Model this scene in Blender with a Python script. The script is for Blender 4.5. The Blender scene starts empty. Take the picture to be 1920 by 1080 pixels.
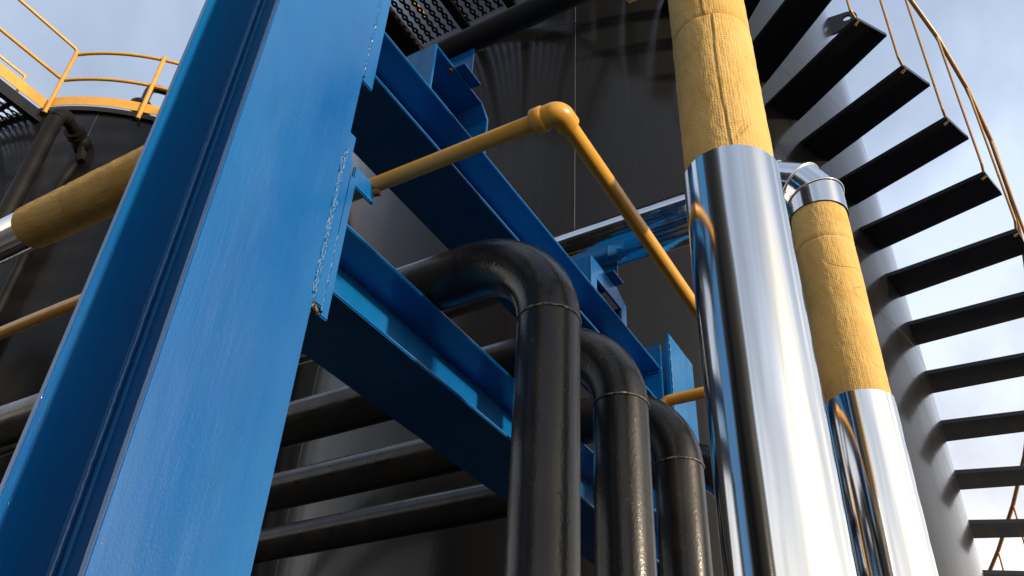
import bpy, bmesh, math, random
from mathutils import Vector, Matrix, noise as mnoise
random.seed(7)
R = math.radians
S = bpy.context.scene
COL = S.collection

# ------------------------------------------------------------------ camera
YAW, PIT, ROLL, FPX = R(32.258), R(36.767), R(3.273), 1638.98
cam_d = bpy.data.cameras.new('camera'); cam = bpy.data.objects.new('camera', cam_d); COL.objects.link(cam)
fw = Vector((math.cos(PIT)*math.cos(YAW), math.cos(PIT)*math.sin(YAW), math.sin(PIT)))
rt = Vector((math.sin(YAW), -math.cos(YAW), 0)); up = rt.cross(fw)
r2 = rt*math.cos(ROLL) + up*math.sin(ROLL); u2 = -rt*math.sin(ROLL) + up*math.cos(ROLL)
M = Matrix((r2, u2, -fw)).transposed().to_4x4(); M.translation = Vector((0, 0, 1.6))
cam.matrix_world = M
cam_d.sensor_width = 36; cam_d.lens = FPX/1920*36; cam_d.clip_end = 5000; cam_d.clip_start = .02
S.camera = cam

# ------------------------------------------------------------------ sky and sun
SUN_AZ, SUN_EL = R(266.5), R(14)            # azimuth counter-clockwise from +X
sun_dir = Vector((math.cos(SUN_EL)*math.cos(SUN_AZ), math.cos(SUN_EL)*math.sin(SUN_AZ), math.sin(SUN_EL)))
W = bpy.data.worlds.new('World'); S.world = W; W.use_nodes = True
nt = W.node_tree; nt.nodes.clear()
def wn(t, **k):
    n = nt.nodes.new(t)
    for a, b in k.items(): setattr(n, a, b)
    return n
def mth(tree, op, a, b=None, clamp=False):
    n = tree.nodes.new('ShaderNodeMath'); n.operation = op; n.use_clamp = clamp
    for i, v in enumerate((a, b)):
        if v is None: continue
        if isinstance(v, (int, float)): n.inputs[i].default_value = v
        else: tree.links.new(v, n.inputs[i])
    return n.outputs[0]
sky = wn('ShaderNodeTexSky', sky_type='NISHITA', sun_disc=False)
sky.sun_elevation = SUN_EL; sky.sun_rotation = R(90) - SUN_AZ
sky.air_density = 1.0; sky.dust_density = 1.5; sky.ozone_density = 1.5
tc = wn('ShaderNodeTexCoord')
sep = wn('ShaderNodeSeparateXYZ'); nt.links.new(tc.outputs['Generated'], sep.inputs[0])
# thin high cloud: noise on the direction projected to a layer overhead
zz = mth(nt, 'ADD', mth(nt, 'MAXIMUM', sep.outputs[2], 0.0), .25)
px_ = mth(nt, 'DIVIDE', sep.outputs[0], zz); py_ = mth(nt, 'DIVIDE', sep.outputs[1], zz)
cmb = wn('ShaderNodeCombineXYZ'); nt.links.new(px_, cmb.inputs[0]); nt.links.new(mth(nt, 'MULTIPLY', py_, 1.7), cmb.inputs[1])
nz = wn('ShaderNodeTexNoise'); nz.inputs['Scale'].default_value = 1.6; nz.inputs['Detail'].default_value = 7
nz.inputs['Roughness'].default_value = .52; nz.inputs['Distortion'].default_value = .5
nt.links.new(cmb.outputs[0], nz.inputs['Vector'])
rmp = wn('ShaderNodeMapRange'); rmp.inputs['From Min'].default_value = .36; rmp.inputs['From Max'].default_value = .68
rmp.inputs['To Min'].default_value = .44; rmp.inputs['To Max'].default_value = .97
nt.links.new(nz.outputs['Fac'], rmp.inputs['Value'])
hor = mth(nt, 'POWER', mth(nt, 'SUBTRACT', 1.0, mth(nt, 'MAXIMUM', sep.outputs[2], 0.0)), 2.2)   # more cloud towards the horizon
fac = mth(nt, 'ADD', rmp.outputs[0], mth(nt, 'MULTIPLY', hor, .55), True)
dot = wn('ShaderNodeVectorMath', operation='DOT_PRODUCT'); nt.links.new(tc.outputs['Generated'], dot.inputs[0]); dot.inputs[1].default_value = sun_dir
glow = mth(nt, 'POWER', mth(nt, 'MAXIMUM', dot.outputs['Value'], 0.0), 13.0)      # veiled sun lights the cloud round it
CLOUD = 9.6
lum = mth(nt, 'ADD', CLOUD, mth(nt, 'ADD', mth(nt, 'MULTIPLY', glow, CLOUD*2.4), mth(nt, 'MULTIPLY', hor, CLOUD*1.0)))
warm = wn('ShaderNodeMix', data_type='RGBA'); warm.inputs['A'].default_value = (.64, .80, 1.09, 1); warm.inputs['B'].default_value = (1.10, 1.00, .84, 1)
nt.links.new(mth(nt, 'ADD', mth(nt, 'MULTIPLY', glow, 2.2), mth(nt, 'MULTIPLY', hor, 1.5), True), warm.inputs['Factor'])
cl = wn('ShaderNodeVectorMath', operation='SCALE'); nt.links.new(warm.outputs['Result'], cl.inputs[0]); nt.links.new(lum, cl.inputs['Scale'])
mx = wn('ShaderNodeMix', data_type='RGBA'); nt.links.new(fac, mx.inputs['Factor'])
nt.links.new(sky.outputs[0], mx.inputs['A']); nt.links.new(cl.outputs[0], mx.inputs['B'])
bg = wn('ShaderNodeBackground'); bg.inputs['Strength'].default_value = .10
nt.links.new(mx.outputs['Result'], bg.inputs['Color'])
wo = wn('ShaderNodeOutputWorld'); nt.links.new(bg.outputs[0], wo.inputs['Surface'])

sd = bpy.data.lights.new('sun', 'SUN'); sd.energy = 5.0; sd.angle = R(2.5); sd.color = (1.0, .83, .60)
so = bpy.data.objects.new('sun', sd); COL.objects.link(so); so.rotation_euler = sun_dir.to_track_quat('Z', 'Y').to_euler(); so.location = (0, -4, 12)
vs = S.view_settings; vs.view_transform = 'Standard'; vs.look = 'None'; vs.exposure = 0.0; vs.gamma = 1; vs.use_curve_mapping = False
S.cycles.max_bounces = 8; S.cycles.glossy_bounces = 5; S.cycles.caustics_reflective = False; S.cycles.caustics_refractive = False

# ------------------------------------------------------------------ materials
class MT:
    def __init__(s, name, col, rough=.5, metal=0., coat=0., coat_r=.1, spec=.5):
        s.m = bpy.data.materials.new(name); s.m.use_nodes = True; s.t = s.m.node_tree
        s.b = s.t.nodes['Principled BSDF']; i = s.b.inputs
        i['Base Color'].default_value = (*col, 1); i['Roughness'].default_value = rough; i['Metallic'].default_value = metal
        i['Coat Weight'].default_value = coat; i['Coat Roughness'].default_value = coat_r; i['Specular IOR Level'].default_value = spec
        s.col = col; s.h = None
        s.tc = s.t.nodes.new('ShaderNodeTexCoord')
    def n(s, t): return s.t.nodes.new(t)
    def vec(s, scale=(1, 1, 1), out='Object'):
        mp = s.n('ShaderNodeMapping'); mp.inputs['Scale'].default_value = scale; s.t.links.new(s.tc.outputs[out], mp.inputs[0]); return mp.outputs[0]
    def noise(s, sc, scale=(1, 1, 1), detail=4, rough=.55, dist=0):
        n = s.n('ShaderNodeTexNoise'); n.inputs['Scale'].default_value = sc; n.inputs['Detail'].default_value = detail
        n.inputs['Roughness'].default_value = rough; n.inputs['Distortion'].default_value = dist
        s.t.links.new(s.vec(scale), n.inputs['Vector']); return n.outputs['Fac']
    def rng(s, v, a, b, c, d):
        n = s.n('ShaderNodeMapRange'); n.inputs[1].default_value = a; n.inputs[2].default_value = b; n.inputs[3].default_value = c; n.inputs[4].default_value = d
        s.t.links.new(v, n.inputs[0]); return n.outputs[0]
    def mixcol(s, v, col2):
        n = s.n('ShaderNodeMix'); n.data_type = 'RGBA'; s.t.links.new(v, n.inputs['Factor'])
        cur = s.b.inputs['Base Color']
        if cur.is_linked:
            src = cur.links[0].from_socket; s.t.links.new(src, n.inputs['A'])
        else: n.inputs['A'].default_value = cur.default_value
        n.inputs['B'].default_value = (*col2, 1); s.t.links.new(n.outputs['Result'], cur)
    def rough(s, v): s.t.links.new(v, s.b.inputs['Roughness'])
    def bump(s, v, dist, strength=1.0):
        n = s.n('ShaderNodeBump'); n.inputs['Distance'].default_value = dist; n.inputs['Strength'].default_value = strength
        s.t.links.new(v, n.inputs['Height'])
        if s.h: s.t.links.new(s.h, n.inputs['Normal'])
        s.h = n.outputs[0]; s.t.links.new(s.h, s.b.inputs['Normal'])
        if s.b.inputs['Coat Weight'].default_value > 0: s.t.links.new(s.h, s.b.inputs['Coat Normal'])

def blue_paint():
    m = MT('blue_enamel', (.001, .0765, .268), .3, 0, .35, .10, .4)
    m.mixcol(m.rng(m.noise(1.7, (1, 1, .4), 6), .36, .62, 0, .75), (.002, .126, .345))
    m.mixcol(m.rng(m.noise(20, (1, 1, .12), 5), .5, .75, 0, .4), (.001, .078, .22))
    m.mixcol(m.rng(m.noise(60, (1, 1, .25), 3), .72, .84, 0, .25), (.02, .16, .38))
    m.rough(m.rng(m.noise(9, (1, 1, .2), 5), .3, .7, .20, .38))
    m.bump(m.noise(3.0, (1, 1, .4), 3), .012)
    m.bump(m.noise(70, (1, 1, .10), 4, .6), .0006)       # brush marks running down
    m.bump(m.noise(260, (1, 1, .8), 2), .00035)
    m.bump(m.rng(m.noise(110, (1, 1, .5), 2), .70, .82, 0, 1), .00035)
    return m.m
def tank_paint(name='black_tank_enamel', col=(.009, .009, .0095)):
    m = MT(name, col, .30, 0, 1.0, .13, .06); m.b.inputs['Coat IOR'].default_value = 1.22
    m.mixcol(m.rng(m.noise(1.2, (1, 1, .35), 6), .4, .75, 0, .5), (.016, .015, .014))
    m.mixcol(m.rng(m.noise(14, (1, 1, .03), 5), .58, .78, 0, .35), (.030, .026, .022))   # dirt runs
    m.rough(m.rng(m.noise(5, (1, 1, .15), 6), .3, .72, .2, .36))
    m.bump(m.noise(.9, (1, 1, .8), 2), .010)
    m.bump(m.noise(30, (1, 1, .12), 4), .0005)
    return m.m
def pipe_paint():
    m = MT('black_pipe_enamel', (.007, .0068, .0068), .27, 0, .8, .16, .16); m.b.inputs['Coat IOR'].default_value = 1.27
    m.mixcol(m.rng(m.noise(7, (1, 1, .5), 6), .46, .70, 0, .6), (.034, .025, .016))
    m.mixcol(m.rng(m.noise(95, (1, 1, 1), 3), .66, .74, 0, .4), (.12, .10, .08))
    m.rough(m.rng(m.noise(11, (1, 1, .3), 6), .32, .7, .20, .52))
    m.bump(m.noise(10, (1, 1, .35), 2), .002)
    m.bump(m.noise(160, (1, 1, .6), 3), .0006)
    m.bump(m.rng(m.noise(60, (1, 1, 1), 2), .70, .82, 0, 1), .0007)
    return m.m
def yellow(name='yellow_enamel', col=(.60, .30, .032), r=.36):
    m = MT(name, col, r, 0, .25, .2)
    m.mixcol(m.rng(m.noise(12, (1, 1, 1), 6), .5, .75, 0, .5), (col[0]*.72, col[1]*.66, col[2]*.7))
    m.mixcol(m.rng(m.noise(24, (1, 1, 1), 5), .69, .76, 0, .5), (.16, .07, .03))
    m.rough(m.rng(m.noise(20, (1, 1, 1), 5), .3, .7, r-.08, r+.18))
    m.bump(m.noise(30, (1, 1, 1), 3), .0004)
    return m.m
def chrome():
    m = MT('bright_jacket_metal', (.72, .715, .70), .07, 1.0)
    m.mixcol(m.rng(m.noise(5, (1, 1, .2), 5), .5, .8, 0, .5), (.58, .57, .55))
    m.rough(m.rng(m.noise(18, (1, 1, .05), 5), .3, .75, .06, .17))
    m.bump(m.noise(1.9, (1, 1, .35), 3), .006)
    m.bump(m.noise(13, (1, 1, .04), 3), .0011)
    return m.m
def wool():
    m = MT('mineral_wool', (.60, .395, .140), .92, 0, 0, .1, .15)
    m.mixcol(m.rng(m.noise(6, (1, 1, .8), 7, .6, 1.0), .42, .72, 0, .75), (.49, .285, .07))
    m.mixcol(m.rng(m.noise(34, (1, 1, 1), 6, .7, 1.5), .60, .78, 0, .6), (.34, .19, .055))
    m.mixcol(m.rng(m.noise(3, (1, 1, .6), 5), .52, .75, 0, .6), (.58, .42, .19))
    # knitted facing: small crossed ridges
    v = m.n('ShaderNodeTexVoronoi'); v.inputs['Scale'].default_value = 165; v.inputs['Randomness'].default_value = .35
    m.t.links.new(m.vec((1, 1, .75)), v.inputs['Vector'])
    m.bump(v.outputs['Distance'], .0019, .9)
    m.bump(m.noise(22, (1, 1, 1), 5, .55, 1.0), .0022)
    rd = m.noise(3.2, (1, 1, 1.8), 2, .45, .9)
    ln = m.rng(mth(m.t, 'ABSOLUTE', mth(m.t, 'SUBTRACT', rd, .5)), 0, .012, 1, 0)
    ln = mth(m.t, 'MULTIPLY', ln, m.rng(m.noise(3.1, (1, 1, 1), 2), .50, .62, 0, 1), True)
    m.mixcol(mth(m.t, 'MULTIPLY', ln, .3), (.30, .16, .045)); m.bump(mth(m.t, 'SUBTRACT', 1.0, ln), .0022)
    m.bump(m.noise(5, (1, 1, .6), 3), .006)
    return m.m
def ground_mat():
    m = MT('gravel_yard', (.11, .10, .09), .9)
    m.mixcol(m.rng(m.noise(.6, (1, 1, 1), 6), .4, .7, 0, .8), (.07, .065, .058))
    m.mixcol(m.rng(m.noise(22, (1, 1, 1), 5), .5, .7, 0, .7), (.16, .15, .13))
    m.bump(m.noise(30, (1, 1, 1), 6), .03)
    return m.m
BLUE = blue_paint(); TANK = tank_paint(); BPIPE = pipe_paint(); YEL = yellow(); CHR = chrome(); WOOL = wool(); GND = ground_mat()
RODY = yellow('dull_yellow_rod', (.42, .24, .085), .45)
TREAD = tank_paint('black_stair_enamel', (.016, .018, .027))
DARK = tank_paint('black_frame_enamel', (.016, .015, .015))
DULL = MT('dull_black_primer', (.007, .006, .0055), .6, 0, 0, .1, .2).m
MESHM = MT('expanded_metal', (.13, .13, .13), .38, .3).m
WIRE = MT('tie_wire', (.45, .40, .35), .4, .9).m
RUST = MT('rusty_steel', (.16, .065, .03), .8).m
WELD = MT('painted_weld', (.004, .10, .29), .34, 0, .15, .2)
WELD.bump(WELD.noise(120, (1, 1, 1), 4), .004); WELD = WELD.m
BWELD = MT('black_weld', (.03, .024, .02), .45, 0, .3, .2)
BWELD.mixcol(BWELD.rng(BWELD.noise(80, (1, 1, 1), 4), .52, .62, 0, .8), (.20, .15, .10)); BWELD.bump(BWELD.noise(150), .004); BWELD = BWELD.m
SHW = MT('tank_weld', (.07, .068, .066), .4, 0, .3, .2).m

# ------------------------------------------------------------------ mesh helpers
def link(name, me, mat, parent=None, smooth=False):
    me.materials.append(mat)
    if smooth:
        for p in me.polygons: p.use_smooth = True
    o = bpy.data.objects.new(name, me); COL.objects.link(o)
    if parent: o.parent = parent
    return o
def tag(o, label=None, cat=None, group=None, kind=None):
    if label: o['label'] = label
    if cat: o['category'] = cat
    if group: o['group'] = group
    if kind: o['kind'] = kind
    return o
def thing(name, label, cat, group=None):
    o = bpy.data.objects.new(name, None); COL.objects.link(o); o.empty_display_size = .1
    return tag(o, label, cat, group)
def box_bm(bm, lo, hi, bev=0.):
    vs_ = bmesh.ops.create_cube(bm, size=1)['verts']
    c = [(a+b)/2 for a, b in zip(lo, hi)]; d = [b-a for a, b in zip(lo, hi)]
    for v in vs_: v.co = Vector((v.co.x*d[0]+c[0], v.co.y*d[1]+c[1], v.co.z*d[2]+c[2]))
    if bev:
        es = list({e for v in vs_ for e in v.link_edges})
        bmesh.ops.bevel(bm, geom=es, offset=bev, segments=2, affect='EDGES')
def bm_obj(name, bm, mat, parent=None, smooth=False):
    bmesh.ops.recalc_face_normals(bm, faces=bm.faces)
    me = bpy.data.meshes.new(name); bm.to_mesh(me); bm.free(); return link(name, me, mat, parent, smooth)
def box(name, lo, hi, mat, parent=None, bev=.0015):
    bm = bmesh.new(); box_bm(bm, lo, hi, bev); return bm_obj(name, bm, mat, parent)
def prism(name, pts, axis, a, b, mat, parent=None, bev=.0):
    """extrude outline pts (2D) along axis from a to b; pts are in the two remaining axes, in order"""
    bm = bmesh.new()
    def P(u, v, w):
        if axis == 'X': return (w, u, v)
        if axis == 'Y': return (u, w, v)
        return (u, v, w)
    A = [bm.verts.new(P(u, v, a)) for u, v in pts]; B = [bm.verts.new(P(u, v, b)) for u, v in pts]
    bm.faces.new(A); bm.faces.new(B[::-1]); n = len(pts)
    for i in range(n): bm.faces.new((A[i], B[i], B[(i+1) % n], A[(i+1) % n]))
    if bev: bmesh.ops.bevel(bm, geom=list(bm.edges), offset=bev, segments=1, affect='EDGES')
    return bm_obj(name, bm, mat, parent)
def arc_path(p0, p1, p2, rad, n):
    """fillet of the corner p0-p1-p2"""
    a = (Vector(p0)-Vector(p1)).normalized(); b = (Vector(p2)-Vector(p1)).normalized()
    half = a.angle(b)/2; t = rad/math.tan(half); c = Vector(p1)+(a+b).normalized()*(rad/math.sin(half))
    s = Vector(p1)+a*t-c; e = Vector(p1)+b*t-c; ang = s.angle(e); ax = s.cross(e).normalized()
    return [c+Matrix.Rotation(ang*i/n, 3, ax) @ s for i in range(n+1)]
def tube_data(path, r, seg=24, caps=True, rfun=None, ref=None):
    path = [Vector(p) for p in path]; n = len(path); V = []; F = []
    tg = []
    for i in range(n):
        if i == 0: t = path[1]-path[0]
        elif i == n-1: t = path[-1]-path[-2]
        else: t = (path[i]-path[i-1]).normalized()+(path[i+1]-path[i]).normalized()
        tg.append(t.normalized())
    d0 = (path[1]-path[0]).normalized()
    u = Vector(ref) if ref else (Vector((0, 0, 1)) if abs(d0.z) < .9 else Vector((1, 0, 0)))
    u = (u-d0*u.dot(d0)).normalized(); s = 0
    for i in range(n):
        if i:
            s += (path[i]-path[i-1]).length
            q = tg[i-1].rotation_difference(tg[i]); u = q @ u
        u = (u-tg[i]*u.dot(tg[i])).normalized(); w = tg[i].cross(u)
        k = 1.; bis = None
        if 0 < i < n-1:
            a = (path[i]-path[i-1]).normalized(); b = (path[i+1]-path[i]).normalized(); c = a.dot(b)
            if c < .9999:
                k = 1/math.sqrt(max(.2, (1+c)/2)); bis = (b-a).normalized()
        for j in range(seg):
            th = 2*math.pi*j/seg; rr = r if rfun is None else rfun(s, th)
            off = (u*math.cos(th)+w*math.sin(th))*rr
            if bis is not None: off += bis*(off.dot(bis)*(k-1))
            V.append(path[i]+off)
    for i in range(n-1):
        for j in range(seg):
            j2 = (j+1) % seg; F.append((i*seg+j, i*seg+j2, (i+1)*seg+j2, (i+1)*seg+j))
    if caps:
        F.append(tuple(reversed(range(seg)))); F.append(tuple((n-1)*seg+j for j in range(seg)))
    return V, F
def mesh_of(name, VF):
    me = bpy.data.meshes.new(name); me.from_pydata([tuple(v) for v in VF[0]], [], VF[1]); me.update(); return me
def flat_caps(me, seg):
    sh = me.attributes.new('sharp_edge', 'BOOLEAN', 'EDGE'); keys = set()
    for p in me.polygons:
        p.use_smooth = len(p.vertices) <= 4
        if len(p.vertices) > 4: keys.update(tuple(sorted(k)) for k in p.edge_keys)
    if keys:
        for e in me.edges:
            if tuple(sorted(e.vertices)) in keys: sh.data[e.index].value = True
def tube(name, path, r, mat, parent=None, seg=24, caps=True, rfun=None, ref=None):
    me = mesh_of(name, tube_data(path, r, seg, caps, rfun, ref)); o = link(name, me, mat, parent); flat_caps(me, seg); return o
def many_tubes(name, paths, r, mat, parent=None, seg=8):
    V = []; F = []
    for p in paths:
        v, f = tube_data(p, r, seg); k = len(V); V += v; F += [tuple(i+k for i in q) for q in f]
    me = mesh_of(name, (V, F)); o = link(name, me, mat, parent); flat_caps(me, seg); return o
def ring_path(c, ax, r, n=48):
    ax = Vector(ax).normalized(); u = ax.orthogonal().normalized(); w = ax.cross(u)
    return [Vector(c)+(u*math.cos(2*math.pi*i/n)+w*math.sin(2*math.pi*i/n))*r for i in range(n+1)]
def weld_ring(name, c, ax, r, br, mat, parent, n=64, rough=.45):
    pts = ring_path(c, ax, r, n)
    def f(s, th): return br*(1+rough*mnoise.noise(Vector((s*60, th, c[0]*9))))
    return tube(name, pts, br, mat, parent, 8, False, f)
def weld_line(name, a, b, br, mat, parent, rough=.5, wob=.002, rip=.25):
    a = Vector(a); b = Vector(b); n = max(8, int((b-a).length/.005)); pts = []
    for i in range(n+1):
        p = a.lerp(b, i/n); q = Vector((p.x*400, p.y*80, p.z*80))
        pts.append(p+Vector((mnoise.noise(q), mnoise.noise(q+Vector((9, 0, 0))), 0))*wob)
    def f(s, th): return br*(1+rough*mnoise.noise(Vector((s*150, math.cos(th)*1.3, math.sin(th)*1.3)))+rip*math.sin(s*900))
    return tube(name, pts, br, mat, parent, 8, True, f)

# ------------------------------------------------------------------ ground
bm = bmesh.new(); bmesh.ops.create_grid(bm, x_segments=2, y_segments=2, size=900)
tag(bm_obj('ground', bm, GND), kind='structure')

# ------------------------------------------------------------------ tanks
def arc_plate(name, c, rad, a0, a1, z0, z1, mat, parent, th=.012, step=1.25, outward=True):
    n = max(2, int(abs(a1-a0)/step)); V = []; F = []
    for i in range(n+1):
        a = R(a0+(a1-a0)*i/n); ca, sa = math.cos(a), math.sin(a)
        V += [(c[0]+rad*ca, c[1]+rad*sa, z0), (c[0]+rad*ca, c[1]+rad*sa, z1),
              (c[0]+(rad-th)*ca, c[1]+(rad-th)*sa, z1), (c[0]+(rad-th)*ca, c[1]+(rad-th)*sa, z0)]
    for i in range(n):
        for j in range(4): F.append((i*4+j, i*4+4+j, i*4+4+(j+1) % 4, i*4+(j+1) % 4))
    F += [(0, 1, 2, 3), tuple(n*4+j for j in (3, 2, 1, 0))]
    me = mesh_of(name, (V, F)); o = link(name, me, mat, parent)
    bm = bmesh.new(); bm.from_mesh(me); bmesh.ops.recalc_face_normals(bm, faces=bm.faces); bm.to_mesh(me); bm.free()
    for p in me.polygons: p.use_smooth = True
    sharp = me.attributes.new('sharp_edge', 'BOOLEAN', 'EDGE')
    for e in me.edges:
        a, b = e.vertices
        if a % 4 != b % 4 or a//4 == b//4: pass
        sharp.data[e.index].value = (a % 4 == b % 4) or (a//4 == b//4 and a//4 in (0, n))
    return o
def make_tank(label, c, rad, top, rings, seam0, group):
    t = thing('storage_tank', label, 'tank', group); t.location = (0, 0, 0)
    zs = rings+[top]
    for i in range(len(zs)-1):
        off = seam0[i % len(seam0)]
        for k in range(3):
            a0 = off+120*k
            arc_plate('shell_plate', c, rad, a0+.03, a0+119.97, zs[i]+.001, zs[i+1]-.001, TANK, t)
            a = R(a0)
            tube('weld_seam', [(c[0]+rad*math.cos(a), c[1]+rad*math.sin(a), zs[i]+.01), (c[0]+rad*math.cos(a), c[1]+rad*math.sin(a), zs[i+1]-.01)], .0028, SHW, t, 6)
        if i: tube('weld_seam', ring_path((c[0], c[1], zs[i]), (0, 0, 1), rad-.0025, 180), .0042, TANK, t, 6, False)
    # curb angle round the top and a low cone roof
    arc_plate('curb_angle', c, rad+.045, 0, 359.99, top-.012, top+.06, DARK, t, .05)
    n = 72; V = [(c[0], c[1], top+.35)]+[(c[0]+rad*math.cos(2*math.pi*i/n), c[1]+rad*math.sin(2*math.pi*i/n), top+.03) for i in range(n)]
    link('roof', mesh_of('roof', (V, [(0, i+1, (i+1) % n+1) for i in range(n)])), TANK, t)
    return t
TG = 'black storage tanks'
T1 = (6.148, 2.905); R1 = 2.623; TOP1 = 10.4
T2 = (5.65, 9.70); R2 = 2.62; TOP2 = 9.35
tank1 = make_tank('large glossy black steel tank behind the pipes, carrying the stair on its right side', T1, R1, TOP1, [0.0, .69, 2.89, 5.09, 7.29, 9.80], [-202, -202, -202, -157.7, -157.7, -202], TG)
# lifting lug on the upper edge
def lug(parent, c, rad, ang, z):
    pts = [(0, -.17), (.05, -.16)]
    for i in range(9):
        a = R(-60+150*i/8); pts.append((.17+.10*math.cos(a), -.01+.10*math.sin(a)))
    pts += [(0, .10)]
    V = []; F = []; n = len(pts); hc = (.17, -.005); hr = .042
    for w in (-.012, .012):
        for u, v in pts: V.append((u, v, w))
    for w in (-.012, .012):
        for i in range(n):
            a = math.atan2(pts[i][1]-hc[1], pts[i][0]-hc[0]); V.append((hc[0]+hr*math.cos(a), hc[1]+hr*math.sin(a), w))
    for i in range(n):
        j = (i+1) % n
        F += [(i, j, n+j, n+i), (2*n+i, 3*n+i, 3*n+j, 2*n+j), (i, 2*n+i, 2*n+j, j), (n+i, n+j, 3*n+j, 3*n+i)]
    a = R(ang); e = Vector((math.cos(a), math.sin(a), 0)); t_ = Vector((-math.sin(a), math.cos(a), 0))
    W_ = [Vector((c[0], c[1], z))+e*(rad-.01+u)+Vector((0, 0, v))+t_*w for u, v, w in V]
    me = mesh_of('lifting_lug', (W_, F)); return link('lifting_lug', me, DARK, parent)
lug(tank1, T1, R1, -88, 9.24)
tank2 = make_tank('black steel tank on the left, with the curved yellow railing on its rim', T2, R2, TOP2, [0.0, 1.2, 3.3, 5.4, 7.5], [-137.9, -105, -137.9, -118, -145.5], TG)
# goose-neck vent on the roof
vb = (3.93, 8.20)
tube('vent_pipe', [(vb[0], vb[1], TOP2-.02)]+[(vb[0], vb[1], TOP2+.62)]+arc_path((vb[0], vb[1], TOP2+.6), (vb[0]+.0, vb[1], TOP2+.92), (vb[0]+.6, vb[1]-.5, TOP2+.92), .10, 8)+[(vb[0]+.42, vb[1]-.35, TOP2+.92)], .055, BPIPE, tank2, 14)
bm = bmesh.new(); bmesh.ops.create_uvsphere(bm, u_segments=24, v_segments=12, radius=.15)
for v in bm.verts: v.co = Vector((v.co.x+vb[0]-.02, v.co.y+vb[1]-.02, v.co.z*.62+TOP2+.50))
bm_obj('vent_hood', bm, BPIPE, tank2, True)
tank3 = make_tank('black steel tank standing behind and to the left of the camera', (-4.3, 3.3), 2.6, 9.3, [0.0, 2.4, 4.8, 7.2], [20, 60, 20, 60], TG)

# nozzle and downpipe in front of the left tank
dp = thing('downpipe', 'black vertical pipe with an elbow and valve against the left tank', 'pipe')
P0 = Vector((3.02, 8.02, 8.80))
tube('riser', [(P0.x, P0.y, .0), (P0.x, P0.y, P0.z-.12)], .088, DULL, dp, 24)
el = arc_path((P0.x, P0.y, P0.z-.3), P0, (P0.x+.35, P0.y+.05, P0.z), .115, 8)
tube('elbow', el, .09, DULL, dp, 24)
nz0 = P0+Vector((.12, .015, 0)); nz1 = P0+Vector((.62, .27, -.02))
tube('branch', [nz0, nz1], .07, DULL, dp, 20)
for q in (.30, .42):
    c_ = nz0.lerp(nz1, q); d_ = (nz1-nz0).normalized(); tube('pipe_flange', [c_-d_*.012, c_+d_*.012], .115, DULL, dp, 24)
v_ = nz0.lerp(nz1, .62)
bm = bmesh.new(); bmesh.ops.create_uvsphere(bm, u_segments=18, v_segments=10, radius=.11)
for v in bm.verts: v.co += v_
bm_obj('valve_body', bm, DULL, dp, True)
tube('valve_stem', [v_, v_+Vector((.04, -.12, -.32))], .04, DULL, dp, 12)
#tube('hand_wheel', ring_path(v_+Vector((.04, -.12, -.32)), (.1, -.35, -.9), .11, 24), .014, DULL, dp, 8, False)
tube('lower_branch', [v_+Vector((.06, -.02, -.12)), (3.42, 8.16, 8.1), (3.42, 8.16, 0.05)], .05, DULL, dp, 16)

# ------------------------------------------------------------------ spiral stair on the big tank
st = thing('tank_stair', 'black steel stair winding round the right side of the big tank', 'stair')
azc = math.atan2(T1[1], T1[0]); SW_ = .87; ZS0 = 1.6+5.324; DZ = .272
for_k = range(-12, 26)
ph = lambda k: R(-128.13+5.844*k)
def polar(r, a, z): return Vector((T1[0]+r*math.cos(a), T1[1]+r*math.sin(a), z))
RS = R1
tread_me = None
def tread_mesh():
    bm = bmesh.new()
    # local: x radial from R1, y tangential, z up; top plate with folded front and back lips
    bi, bo, th = .299/2, .277/2, .006
    th = 0
    vs_ = []
    for x, b in ((-.006, bi), (SW_, bo)):
        for y in (-b, b):
            for z in (0., .03): vs_.append(bm.verts.new((x, y, z)))
    for q in ((0, 1, 3, 2), (4, 6, 7, 5), (0, 4, 5, 1), (2, 3, 7, 6), (0, 2, 6, 4), (1, 5, 7, 3)): bm.faces.new([vs_[i] for i in q])
    bmesh.ops.recalc_face_normals(bm, faces=bm.faces)
    me = bpy.data.meshes.new('tread'); bm.to_mesh(me); bm.free(); me.materials.append(TREAD); return me
tm = tread_mesh()
rail_pts = []
for k in for_k:
    z = ZS0-DZ*k
    if z < .1: break
    o = bpy.data.objects.new('tread', tm); COL.objects.link(o); o.parent = st
    p = polar(RS, ph(k), z); o.location = p; o.rotation_euler = (0, 0, ph(k))
    # baluster from the upper corner of the tread end
    a = ph(k)-(.277/2-.02)/(RS+SW_); ro = RS+SW_
    top = z+1.38; b0 = polar(ro-.012, a, z+.012); a2 = a-.072/ro; b1 = polar(ro+.014, a2, z+.055); b2 = polar(ro+.04, a2, top)
    pth = [b0]+arc_path(b0, b1, polar(ro+.016, a2, z+.4), .022, 4)+[b2]
    tube('baluster', pth, .009, RODY, st, 8)
    tube('end_weld', [polar(ro-.035, a, z-.012), polar(ro+.002, a, z+.004)], .009, RODY, st, 8)
    rail_pts.append(b2)
tube('handrail', rail_pts, .017, RODY, st, 12)

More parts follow.
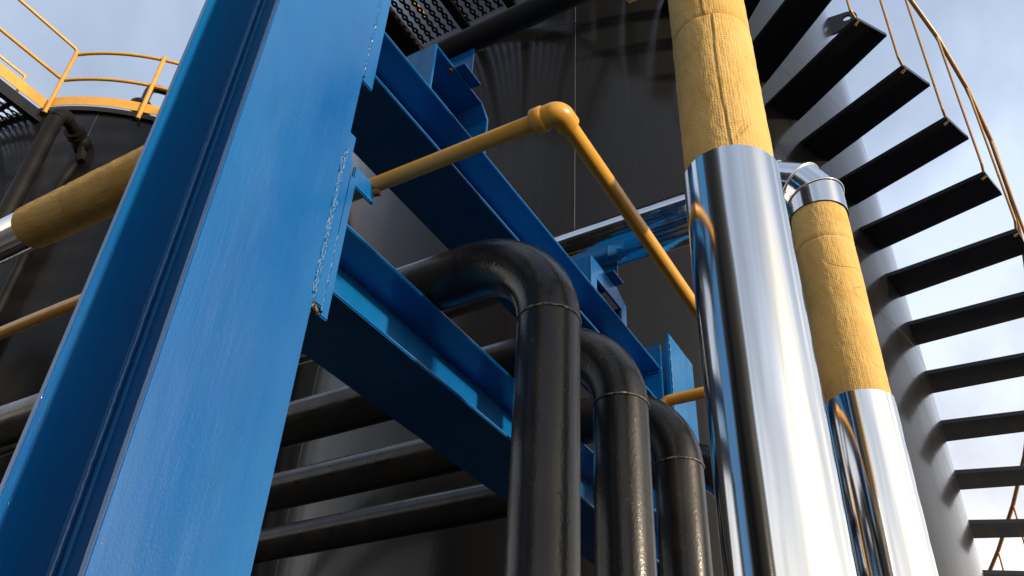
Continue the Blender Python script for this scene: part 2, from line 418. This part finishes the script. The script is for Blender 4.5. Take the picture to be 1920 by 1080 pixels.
# ------------------------------------------------------------------ expanded metal grating
def grating(name, x0, x1, y0, y1, z, parent, mat, cx=.095, cy=.036, w=.008, tilt=.005):
    V = []; F = []
    ny = int((y1-y0)/cy); nx = int((x1-x0)/cx)
    def strand(a, b, h):
        k = len(V); d = (b-a); nrm = Vector((-d.y, d.x, 0)).normalized()*w/2; t = Vector((0, 0, .0035)); sl = nrm*1.0+Vector((0, 0, h))
        for p in (a, b):
            V.extend([p+sl-t, p+sl+t, p-sl+t, p-sl-t])
        F.extend([(k, k+1, k+5, k+4), (k+1, k+2, k+6, k+5), (k+2, k+3, k+7, k+6), (k+3, k, k+4, k+7)])
    for j in range(ny+1):
        for i in range(nx):
            xa = x0+i*cx; ya = y0+j*cy
            m_ = Vector((xa+cx/2, ya+cy/2*(1 if j % 2 == 0 else -1)*1.0, z))
            strand(Vector((xa, ya, z)), m_, -tilt); strand(m_, Vector((xa+cx, ya, z)), -tilt*.6)
    o = link(name, mesh_of(name, (V, F)), mat, parent); o['kind'] = 'stuff'; return o

pf = thing('access_platform', 'black platform with expanded metal deck overhead beside the blue column', 'platform')
PZ = 7.40
PX0, PX1, PY0, PY1 = 2.35, 3.46, 1.3, 3.19
grating('grating', PX0, PX1, PY0, PY1, PZ+.03, pf, DARK, .070, .036, .0155, .003)
box('edge_channel', (PX0, PY1, PZ-.05), (PX1+.02, PY1+.012, PZ+.10), DARK, pf)
box('edge_channel', (PX0, PY1-.05, PZ-.062), (PX1+.02, PY1+.10, PZ-.050), DARK, pf)
box('edge_channel', (PX1, PY0, PZ-.05), (PX1+.012, PY1-.002, PZ+.1), DARK, pf)
for y in (2.72, 2.30, 1.88, 1.46):
    box('cross_bar', (PX0, y-.035, PZ-.03), (PX1-.002, y+.035, PZ+.012), DARK, pf)
box('toe_board', (PX0, 2.99, PZ+.06), (PX1-.25, 2.996, PZ+.10), YEL, pf)

# ------------------------------------------------------------------ walkway and railing at the left tank
wk = thing('access_walkway', 'walkway with yellow toe board and handrail leading to the left tank', 'walkway')
WZ = 9.33
grating('grating', .9, 3.2, 8.86, 9.75, WZ-.03, wk, DARK, .13, .05, .016)
box('edge_channel', (.6, 8.82, WZ-.13), (3.22, 8.835, WZ+.03), DARK, wk)
box('edge_channel', (.6, 8.836, WZ-.13), (3.22, 8.90, WZ-.118), DARK, wk)
box('edge_channel', (.6, 9.76, WZ-.13), (3.6, 9.775, WZ+.03), DARK, wk)
for x in (1.2, 2.0, 2.8): box('cross_bar', (x, 8.91, WZ-.11), (x+.06, 9.75, WZ-.05), DARK, wk)
box('toe_board', (.6, 8.80, WZ+.05), (3.17, 8.808, WZ+.21), YEL, wk)
def rail(name, pts, r, parent, mat=YEL): return tube(name, pts, r, mat, parent, 12)
RT = 1.10
rail('top_rail', [(.6, 8.77, WZ+RT+.10), (3.12, 8.77, WZ+RT+.06), (3.19, 8.77, WZ+RT)], .022, wk)
rail('mid_rail', [(.6, 8.78, WZ+.60), (3.18, 8.78, WZ+.60)], .022, wk)
rail('post', [(1.1, 8.78, WZ-.02), (1.1, 8.78, WZ+RT+.09)], .022, wk)
rail('guard_bar', [(1.2, 8.95, WZ+.42), (2.84, 8.95, WZ+.42), (2.84, 8.95, WZ+.10)], .018, wk)
rg = thing('rim_railing', 'curved yellow guard railing standing on the rim of the left tank', 'railing')
def p2(a, z, r=R2): return Vector((T2[0]+r*math.cos(R(a)), T2[1]+r*math.sin(R(a)), z))
A0 = -159.2; A1 = -40
def arcp(z, r, a0=A0, a1=A1, n=60): return [p2(a0+(a1-a0)*i/n, z, r) for i in range(n+1)]
rail('top_rail', arcp(TOP2+1.08, R2+.02), .022, rg)
rail('mid_rail', arcp(TOP2+.58, R2+.02), .022, rg)
arc_plate('toe_board', T2, R2+.03, A0, A1, TOP2+.10, TOP2+.25, YEL, rg, .006)
for i in range(6):
    a = A0+24.1*i
    rail('post', [p2(a, TOP2-.05, R2+.055), p2(a, TOP2+1.10, R2+.055)], .026, rg)

# ------------------------------------------------------------------ blue columns
CY0, CY1 = 1.145, 1.463; FT = .016
def hcolumn(label, x0, w, top, loc=0):
    t = thing('steel_column', label, 'column', 'blue steel columns'); xm = x0+w/2
    box('flange', (x0, CY0, .02), (x0+w, CY0+FT, top), BLUE, t, .002)
    box('flange', (x0, CY1-FT, .02), (x0+w, CY1, top), BLUE, t, .002)
    # web with rolled fillets
    f = .018; pts = [(xm-.006-f, CY0+FT), (xm-.006-f*.3, CY0+FT+f*.3), (xm-.006, CY0+FT+f), (xm-.006, CY1-FT-f), (xm-.006-f*.3, CY1-FT-f*.3), (xm-.006-f, CY1-FT),
                     (xm+.006+f, CY1-FT), (xm+.006+f*.3, CY1-FT-f*.3), (xm+.006, CY1-FT-f), (xm+.006, CY0+FT+f), (xm+.006+f*.3, CY0+FT+f*.3), (xm+.006+f, CY0+FT)]
    prism('web', pts, 'Z', .02, top-.001, BLUE, t)
    box('base_plate', (x0-.06, CY0-.06, 0.001), (x0+w+.06, CY1+.06, .02), BLUE, t)
    return t
C1X, CW = .7397, .301
col1 = hcolumn('big blue steel column in the left foreground', C1X, CW, 5.2)
weld_line('weld_bead', (C1X+CW/2-.018, CY1-FT-.006, 1.6), (C1X+CW/2-.018, CY1-FT-.006, 4.2), .006, BLUE, col1, .12, .0012, .03)
XR = C1X+CW
# cleat plates on the right edge
def rough_plate(name, x0, x1, y0, y1, z0, z1, parent): return box(name, (x0, y0, z0), (x1, y1, z1), BLUE, parent, .003)
rough_plate('cleat_plate', XR+.001, XR+.034, CY0+.004, CY0+.024, 2.655, 3.09, col1)
rough_plate('cleat_plate', XR+.036, XR+.062, CY0+.010, CY0+.034, 2.640, 3.055, col1)
for q in range(5): weld_line('weld_bead', (XR+.003-q*.0025, CY0+.0035-.0007*q, 2.65+q*.006), (XR+.003-q*.0025, CY0+.0035-.0007*q, 3.12-q*.012), .0032, WELD, col1, 1.1, .0045)
weld_line('weld_bead', (XR+.035, CY0+.010, 2.65), (XR+.035, CY0+.010, 2.86), .004, WELD, col1, .8, .004)
weld_line('weld_bead', (XR-.003, CY0+.010, 2.655), (XR+.030, CY0+.012, 2.640), .008, BWELD, col1, .9, .006)
rough_plate('cleat_plate', XR+.001, XR+.044, CY0+.003, CY0+.022, 3.355, 4.6, col1)
weld_line('weld_bead', (XR+.001, CY0+.003, 3.37), (XR+.001, CY0+.003, 4.2), .0045, BLUE, col1, .8, .003)
rough_plate('clip_plate', XR+.010, XR+.060, CY0+.040, CY0+.052, 3.10, 3.215, col1)
rough_plate('clip_plate', XR+.050, XR+.135, CY0+.012, CY0+.022, 3.035, 3.095, col1)
tube('rust_patch', [(XR+.128, CY0+.016, 3.070), (XR+.134, CY0-.002, 3.071)], .010, RUST, col1, 10)
C2X = 3.170
col2 = hcolumn('short blue steel column at the far end of the beams, behind the chrome pipe', C2X, CW, 3.855)
box('end_plate', (3.143, 1.18, 2.60), (3.157, 1.452, 3.79), BLUE, col2, .002)
box('cleat_plate', (3.160, 1.147, 2.65), (3.169, 1.165, 3.80), BLUE, col2, .001)
weld_line('weld_bead', (C2X+.002, CY0-.001, 2.6), (C2X+.002, CY0-.001, 3.80), .005, WELD, col2, .8, .003)

# ------------------------------------------------------------------ beams
def hbeam(label, zb, zt, xa=.898, xb=3.142):
    t = thing('steel_beam', label, 'beam', 'blue steel beams'); y0, y1 = 1.18, 1.415; ft = .010
    box('flange', (xa, y0, zt-ft), (xb, y1, zt), BLUE, t, .0028)
    box('flange', (xa, y0, zb), (xb, y1, zb+ft), BLUE, t, .0028)
    box('web', (xa, 1.2935, zb+ft+.0005), (xb, 1.3015, zt-ft-.0005), BLUE, t, 0)
    weld_line('weld_bead', (xb-.004, y0+.006, zt-ft-.004), (xb-.004, y1-.004, zt-ft-.004), .006, WELD, t, .7, .003)
    weld_line('weld_bead', (xb-.004, y0-.002, zt-ft*.5), (xb-.004, y0+.03, zt+.004), .007, WELD, t, .9, .004)
    return t
hbeam('upper blue steel beam running from the big column to the far column', 3.463, 3.662)
hbeam('lower blue steel beam carrying the black pipes', 2.740, 2.945)

# ------------------------------------------------------------------ saddles on the upper beam
def saddle(label, x0, x1, top, hole):
    t = thing('pipe_support', label, 'pipe support', 'blue pipe supports on the upper beam'); zb = 3.6635; y = 1.19
    pts = [(x0, zb), (x0, top), (x1-.09, top), (x1, top-.045), (x1, zb)]
    if hole:
        pts = [(x0, zb), (x0, top), (x1-.09, top), (x1, top-.045), (x1, zb), (x1-.05, zb), (x1-.05, top-.085), (x0+.05, top-.085), (x0+.05, zb)]
    if hole:
        prism('front_plate', pts, 'Y', y, y+.010, BLUE, t, .0012)
        prism('back_plate', pts, 'Y', 1.405, 1.415, BLUE, t, .0012)
        box('side_plate', (x0, y+.0105, zb), (x0+.010, 1.4045, top), BLUE, t)
        box('side_plate', (x1-.010, y+.0105, zb), (x1, 1.4045, top-.047), BLUE, t)
        box('top_plate', (x0+.0105, y+.0105, top-.010), (x1-.092, 1.4045, top-.0005), BLUE, t)
    else:
        box('top_plate', (x0+.011, y, top-.010), (x1-.046, 1.413, top), BLUE, t, .002)
        box('web', (x0+.011, 1.295, zb), (x1-.011, 1.303, top-.0105), BLUE, t, 0)
        box('side_plate', (x0, y, zb), (x0+.010, 1.413, top+.002), BLUE, t, .002)
        box('side_plate', (x1-.010, y, zb), (x1, 1.413, top-.045), BLUE, t, .002)
        prism('sloped_plate', [(x1-.0455, top-.001), (x1-.0005, top-.044), (x1-.009, top-.052), (x1-.050, top-.011)], 'Y', y, 1.413, BLUE, t, .001)
        tube('bolt', [(x0+.105, 1.205, top-.016), (x0+.105, 1.205, top+.012)], .009, RUST, t, 6)
    return t
saddle('blue box support on the upper beam nearest the big column', 1.350, 1.675, 3.885, False)
saddle('blue box support with a dark opening, under the chrome pipe', 2.465, 2.800, 3.822, True)

def shoe(parent, x, z0, z1, w=.10, y0=1.155, y1=1.42):
    box('shoe_flange', (x-w/2, y0, z0), (x+w/2, y1, z0+.008), BLUE, parent)
    box('shoe_web', (x-.004, y0+.004, z0+.0085), (x+.004, y1-.004, z1), BLUE, parent)

# ------------------------------------------------------------------ black pipes over the lower beam
PR = .0755; PZH = 2.9455+PR; PYV = .855; ER = .235
def black_pipe(x, label, yv=PYV):
    t = thing('black_pipe', label, 'pipe', 'black elbowed pipes'); c = (x, yv, PZH)
    tube('horizontal_run', [(x, 9.6, PZH), (x, yv+ER, PZH)], PR, BPIPE, t, 48)
    tube('elbow', arc_path((x, 5, PZH), c, (x, yv, 0), ER, 20), PR*1.012, BPIPE, t, 48)
    tube('riser', [(x, yv, PZH-ER), (x, yv, .02)], PR, BPIPE, t, 48)
    weld_ring('weld_bead', (x, yv, PZH-ER), (0, 0, 1), PR*1.0, .0036, BWELD, t)
    tube('base_flange', [(x, yv, .001), (x, yv, .03)], PR*1.8, BPIPE, t, 32)
    return t
black_pipe(1.500, 'nearest and leftmost black elbowed pipe, resting on the lower beam', .838)
black_pipe(1.945, 'second black elbowed pipe from the left, in the middle of the row')
black_pipe(2.370, 'third black elbowed pipe, partly hidden by the chrome pipe')
black_pipe(2.810, 'lowest black pipe of the row, only its level run seen under the lower beam', .79)

# ------------------------------------------------------------------ yellow conduit
cd = thing('yellow_conduit', 'yellow painted conduit passing the big column and turning along the beams', 'conduit')
CX, CZ, CE, CR = 1.170, 3.093, .640, .0197
tube('conduit_run', [(CX, 9.5, CZ+.02), (CX, 2.4, CZ+.02), (CX, CE+.05, CZ)], CR, YEL, cd, 24)
tube('conduit_run', [(CX+.05, CE, CZ), (2.43, CE, CZ)], CR, YEL, cd, 24)
tube('conduit_run', [(2.48, CE+.05, CZ), (2.48, .90, CZ)]+arc_path((2.48, .6, CZ), (2.48, .94, CZ), (2.48, .94, 1), .034, 8)+[(2.48, .94, .02)], CR, YEL, cd, 24)
for (x, s) in ((CX, 1), (2.48, -1)):
    a = (x, CE+.5, CZ); c = (x, CE, CZ); b = (x+s*.5, CE, CZ)
    tube('elbow_fitting', [(x, CE+.048, CZ)]+arc_path(a, c, b, .016, 12)+[(x+s*.044, CE, CZ)], CR*1.42, YEL, cd, 28)
    tube('fitting_collar', [(x, CE+.036, CZ), (x, CE+.039, CZ), (x, CE+.062, CZ), (x, CE+.065, CZ)], CR*1.4, YEL, cd, 28, True, lambda s_, th: CR*(1.46 if s_ in (0,) or s_ > .0285 else 1.55))

# ------------------------------------------------------------------ insulated pipes
def wool_fun(r, seed, length, seam=None, amp=.0012):
    def f(s, th):
        d = Vector((math.cos(th)*2.2, math.sin(th)*2.2, s*9+seed))
        v = r+amp*mnoise.noise(d)+amp*.8*mnoise.noise(d*4)
        e = min(s, length-s)
        v -= .004*math.exp(-(e/.006)**2)
        if seam is not None:
            q = (th-seam+math.pi) % (2*math.pi)-math.pi
            q -= .03*math.sin(s*11+seed)
            v -= .005*math.exp(-(q/.014)**2)
            if q > 0: v += .0018*math.exp(-q*3)
        return v
    return f
def wool_sleeve(path0, path1, r, parent, seed, seam=None, seg=220, ref=None):
    a = Vector(path0); b = Vector(path1); L = (b-a).length; n = max(24, int(L/.006))
    pts = [a.lerp(b, i/n) for i in range(n+1)]
    return tube('wool_sleeve', pts, r, WOOL, parent, seg, True, wool_fun(r, seed, L, seam), ref)
def jacket(a, b, r, parent, seam=0., lip=True, ref=None, name='metal_jacket'):
    """rolled sheet with one lengthwise overlap"""
    a = Vector(a); b = Vector(b); L = (b-a).length; n = max(4, int(L/.12))
    pts = [a.lerp(b, i/n) for i in range(n+1)]
    def f(s, th):
        q = (th-seam) % (2*math.pi)
        return r+.0026*(1-q/(2*math.pi))*1.0
    return tube(name, pts, r, CHR, parent, 144, True, f, ref)
# front pipe
FX, FY, FR = 1.507, .364, .104
fp = thing('insulated_pipe', 'front vertical pipe in yellow wool above and a bright chrome jacket below', 'pipe', 'insulated pipes')
JT = 3.055
to_cam = math.atan2(-FY, -FX)
jacket((FX, FY, 1.72), (FX, FY, JT), FR+.0035, fp, seam=to_cam+R(62), ref=(1, 0, 0))
jacket((FX, FY, .30), (FX, FY, 1.74), FR+.0020, fp, seam=to_cam+R(62), ref=(1, 0, 0))
wool_sleeve((FX, FY, JT-.05), (FX, FY, 3.548), FR-.001, fp, 1.3, to_cam+R(4), ref=(1, 0, 0))
wool_sleeve((FX, FY, 3.549), (FX, FY, 3.90), FR-.002, fp, 8.1, to_cam+R(-8), ref=(1, 0, 0))
tube('wool_elbow', [(FX, FY, 3.901)]+arc_path((FX, FY, 3.7), (FX, FY, 4.07), (FX, 1.0, 4.07), .15, 10)+[(FX, .62, 4.07)], FR-.002, WOOL, fp, 64)
tube('core_pipe', [(FX, FY, .02), (FX, FY, 3.9)]+arc_path((FX, FY, 3.7), (FX, FY, 4.07), (FX, 1.0, 4.07), .10, 10)+[(FX, 1.60, 4.07), (FX, 1.95, 4.20), (FX, 9.0, 4.20)], .043, DULL, fp, 24)
HZ, HR = 4.205, .106
wool_sleeve((FX, 1.85, HZ), (FX, 3.30, HZ), HR, fp, 3.0, R(284), 160)
wool_sleeve((FX, 3.302, HZ), (FX, 3.66, HZ), HR-.001, fp, 5.5, R(281), 160)
jacket((FX, 3.60, HZ), (FX, 9.0, HZ), HR-.010, fp, seam=R(200))
shoe(fp, FX+.005, 3.8855, 4.022)
tube('tie_wire', [(1.530, 1.204, 4.162), (1.530, 1.191, 4.106), (1.530, 1.169, 4.058), (1.530, 1.149, 4.025), (1.530, 1.138, 4.025)], .0020, WIRE, fp, 6)
# back pipe
BX, BY, BR = 2.632, .335, .100
bp = thing('insulated_pipe', 'rear vertical pipe in yellow wool with a mitred chrome elbow on top', 'pipe', 'insulated pipes')
BZ = 4.000; JB = 3.012
tcb = math.atan2(-BY, -BX)
jacket((BX, BY, .30), (BX, BY, JB), BR+.0035, bp, seam=tcb+R(58), ref=(1, 0, 0))
wool_sleeve((BX, BY, JB-.05), (BX, BY, 3.640), BR-.001, bp, 2.2, tcb+R(-120), ref=(1, 0, 0))
wool_sleeve((BX, BY, 3.641), (BX, BY, 3.86), BR-.001, bp, 6.2, tcb+R(-100), ref=(1, 0, 0))
# lobster-back elbow
eR = .155; JR = BR+.005
cc = Vector((BX, BY+eR, BZ-eR))
nodes = []
for i in range(4):
    a = R(90*i/3); nodes.append(cc+Vector((0, -math.cos(a), math.sin(a)))*eR)
# mitre points: tangent polygon
tpts = []
for i in range(3):
    a = R(15+30*i); rr = eR/math.cos(R(15)); tpts.append(cc+Vector((0, -math.cos(a), math.sin(a)))*rr)
path = [Vector((BX, BY, 3.797))]+tpts+[Vector((BX, BY+eR+.10, BZ))]
fullV, fullF = tube_data(path, JR, 96, False, None, (1, 0, 0))
for i in range(len(path)-1):
    V = fullV[i*96:(i+2)*96]; F = [(j, (j+1) % 96, 96+(j+1) % 96, 96+j) for j in range(96)]
    me = mesh_of('elbow_segment', (V, F)); o = link('elbow_segment', me, CHR, bp, True)
    if 0 < i:
        ringp = [Vector(p) for p in fullV[i*96:(i+1)*96]]; cpt = sum(ringp, Vector())/96
        ringp = [cpt+(p-cpt)*1.015 for p in ringp]+[cpt+(fullV[i*96]-cpt)*1.015]
        tube('swaged_bead', ringp, .0042, CHR, bp, 8, False)
    a0 = path[i]; a1 = path[i+1]; d = (a1-a0).normalized()
    for s in (.3, .7) if i in (1, 2, 3) else ():
        for off in (-52,):
            cpt = a0.lerp(a1, s); e = Vector((-1, 0, 0)); w = d.cross(e)
            th = R(off+12); p = cpt+(e*math.cos(th)+w*math.sin(th))*(JR+.001)
            tube('rivet', [p, p+(e*math.cos(th)+w*math.sin(th))*.003], .0030, WIRE, bp, 8)
jacket((BX, BY+eR+.09, BZ), (BX, 2.05, BZ), JR+.0015, bp, seam=R(75))
jacket((BX, 2.03, BZ), (BX, 9.0, BZ), JR-.0005, bp, seam=R(75))
shoe(bp, BX+.02, 3.8225, 3.898)
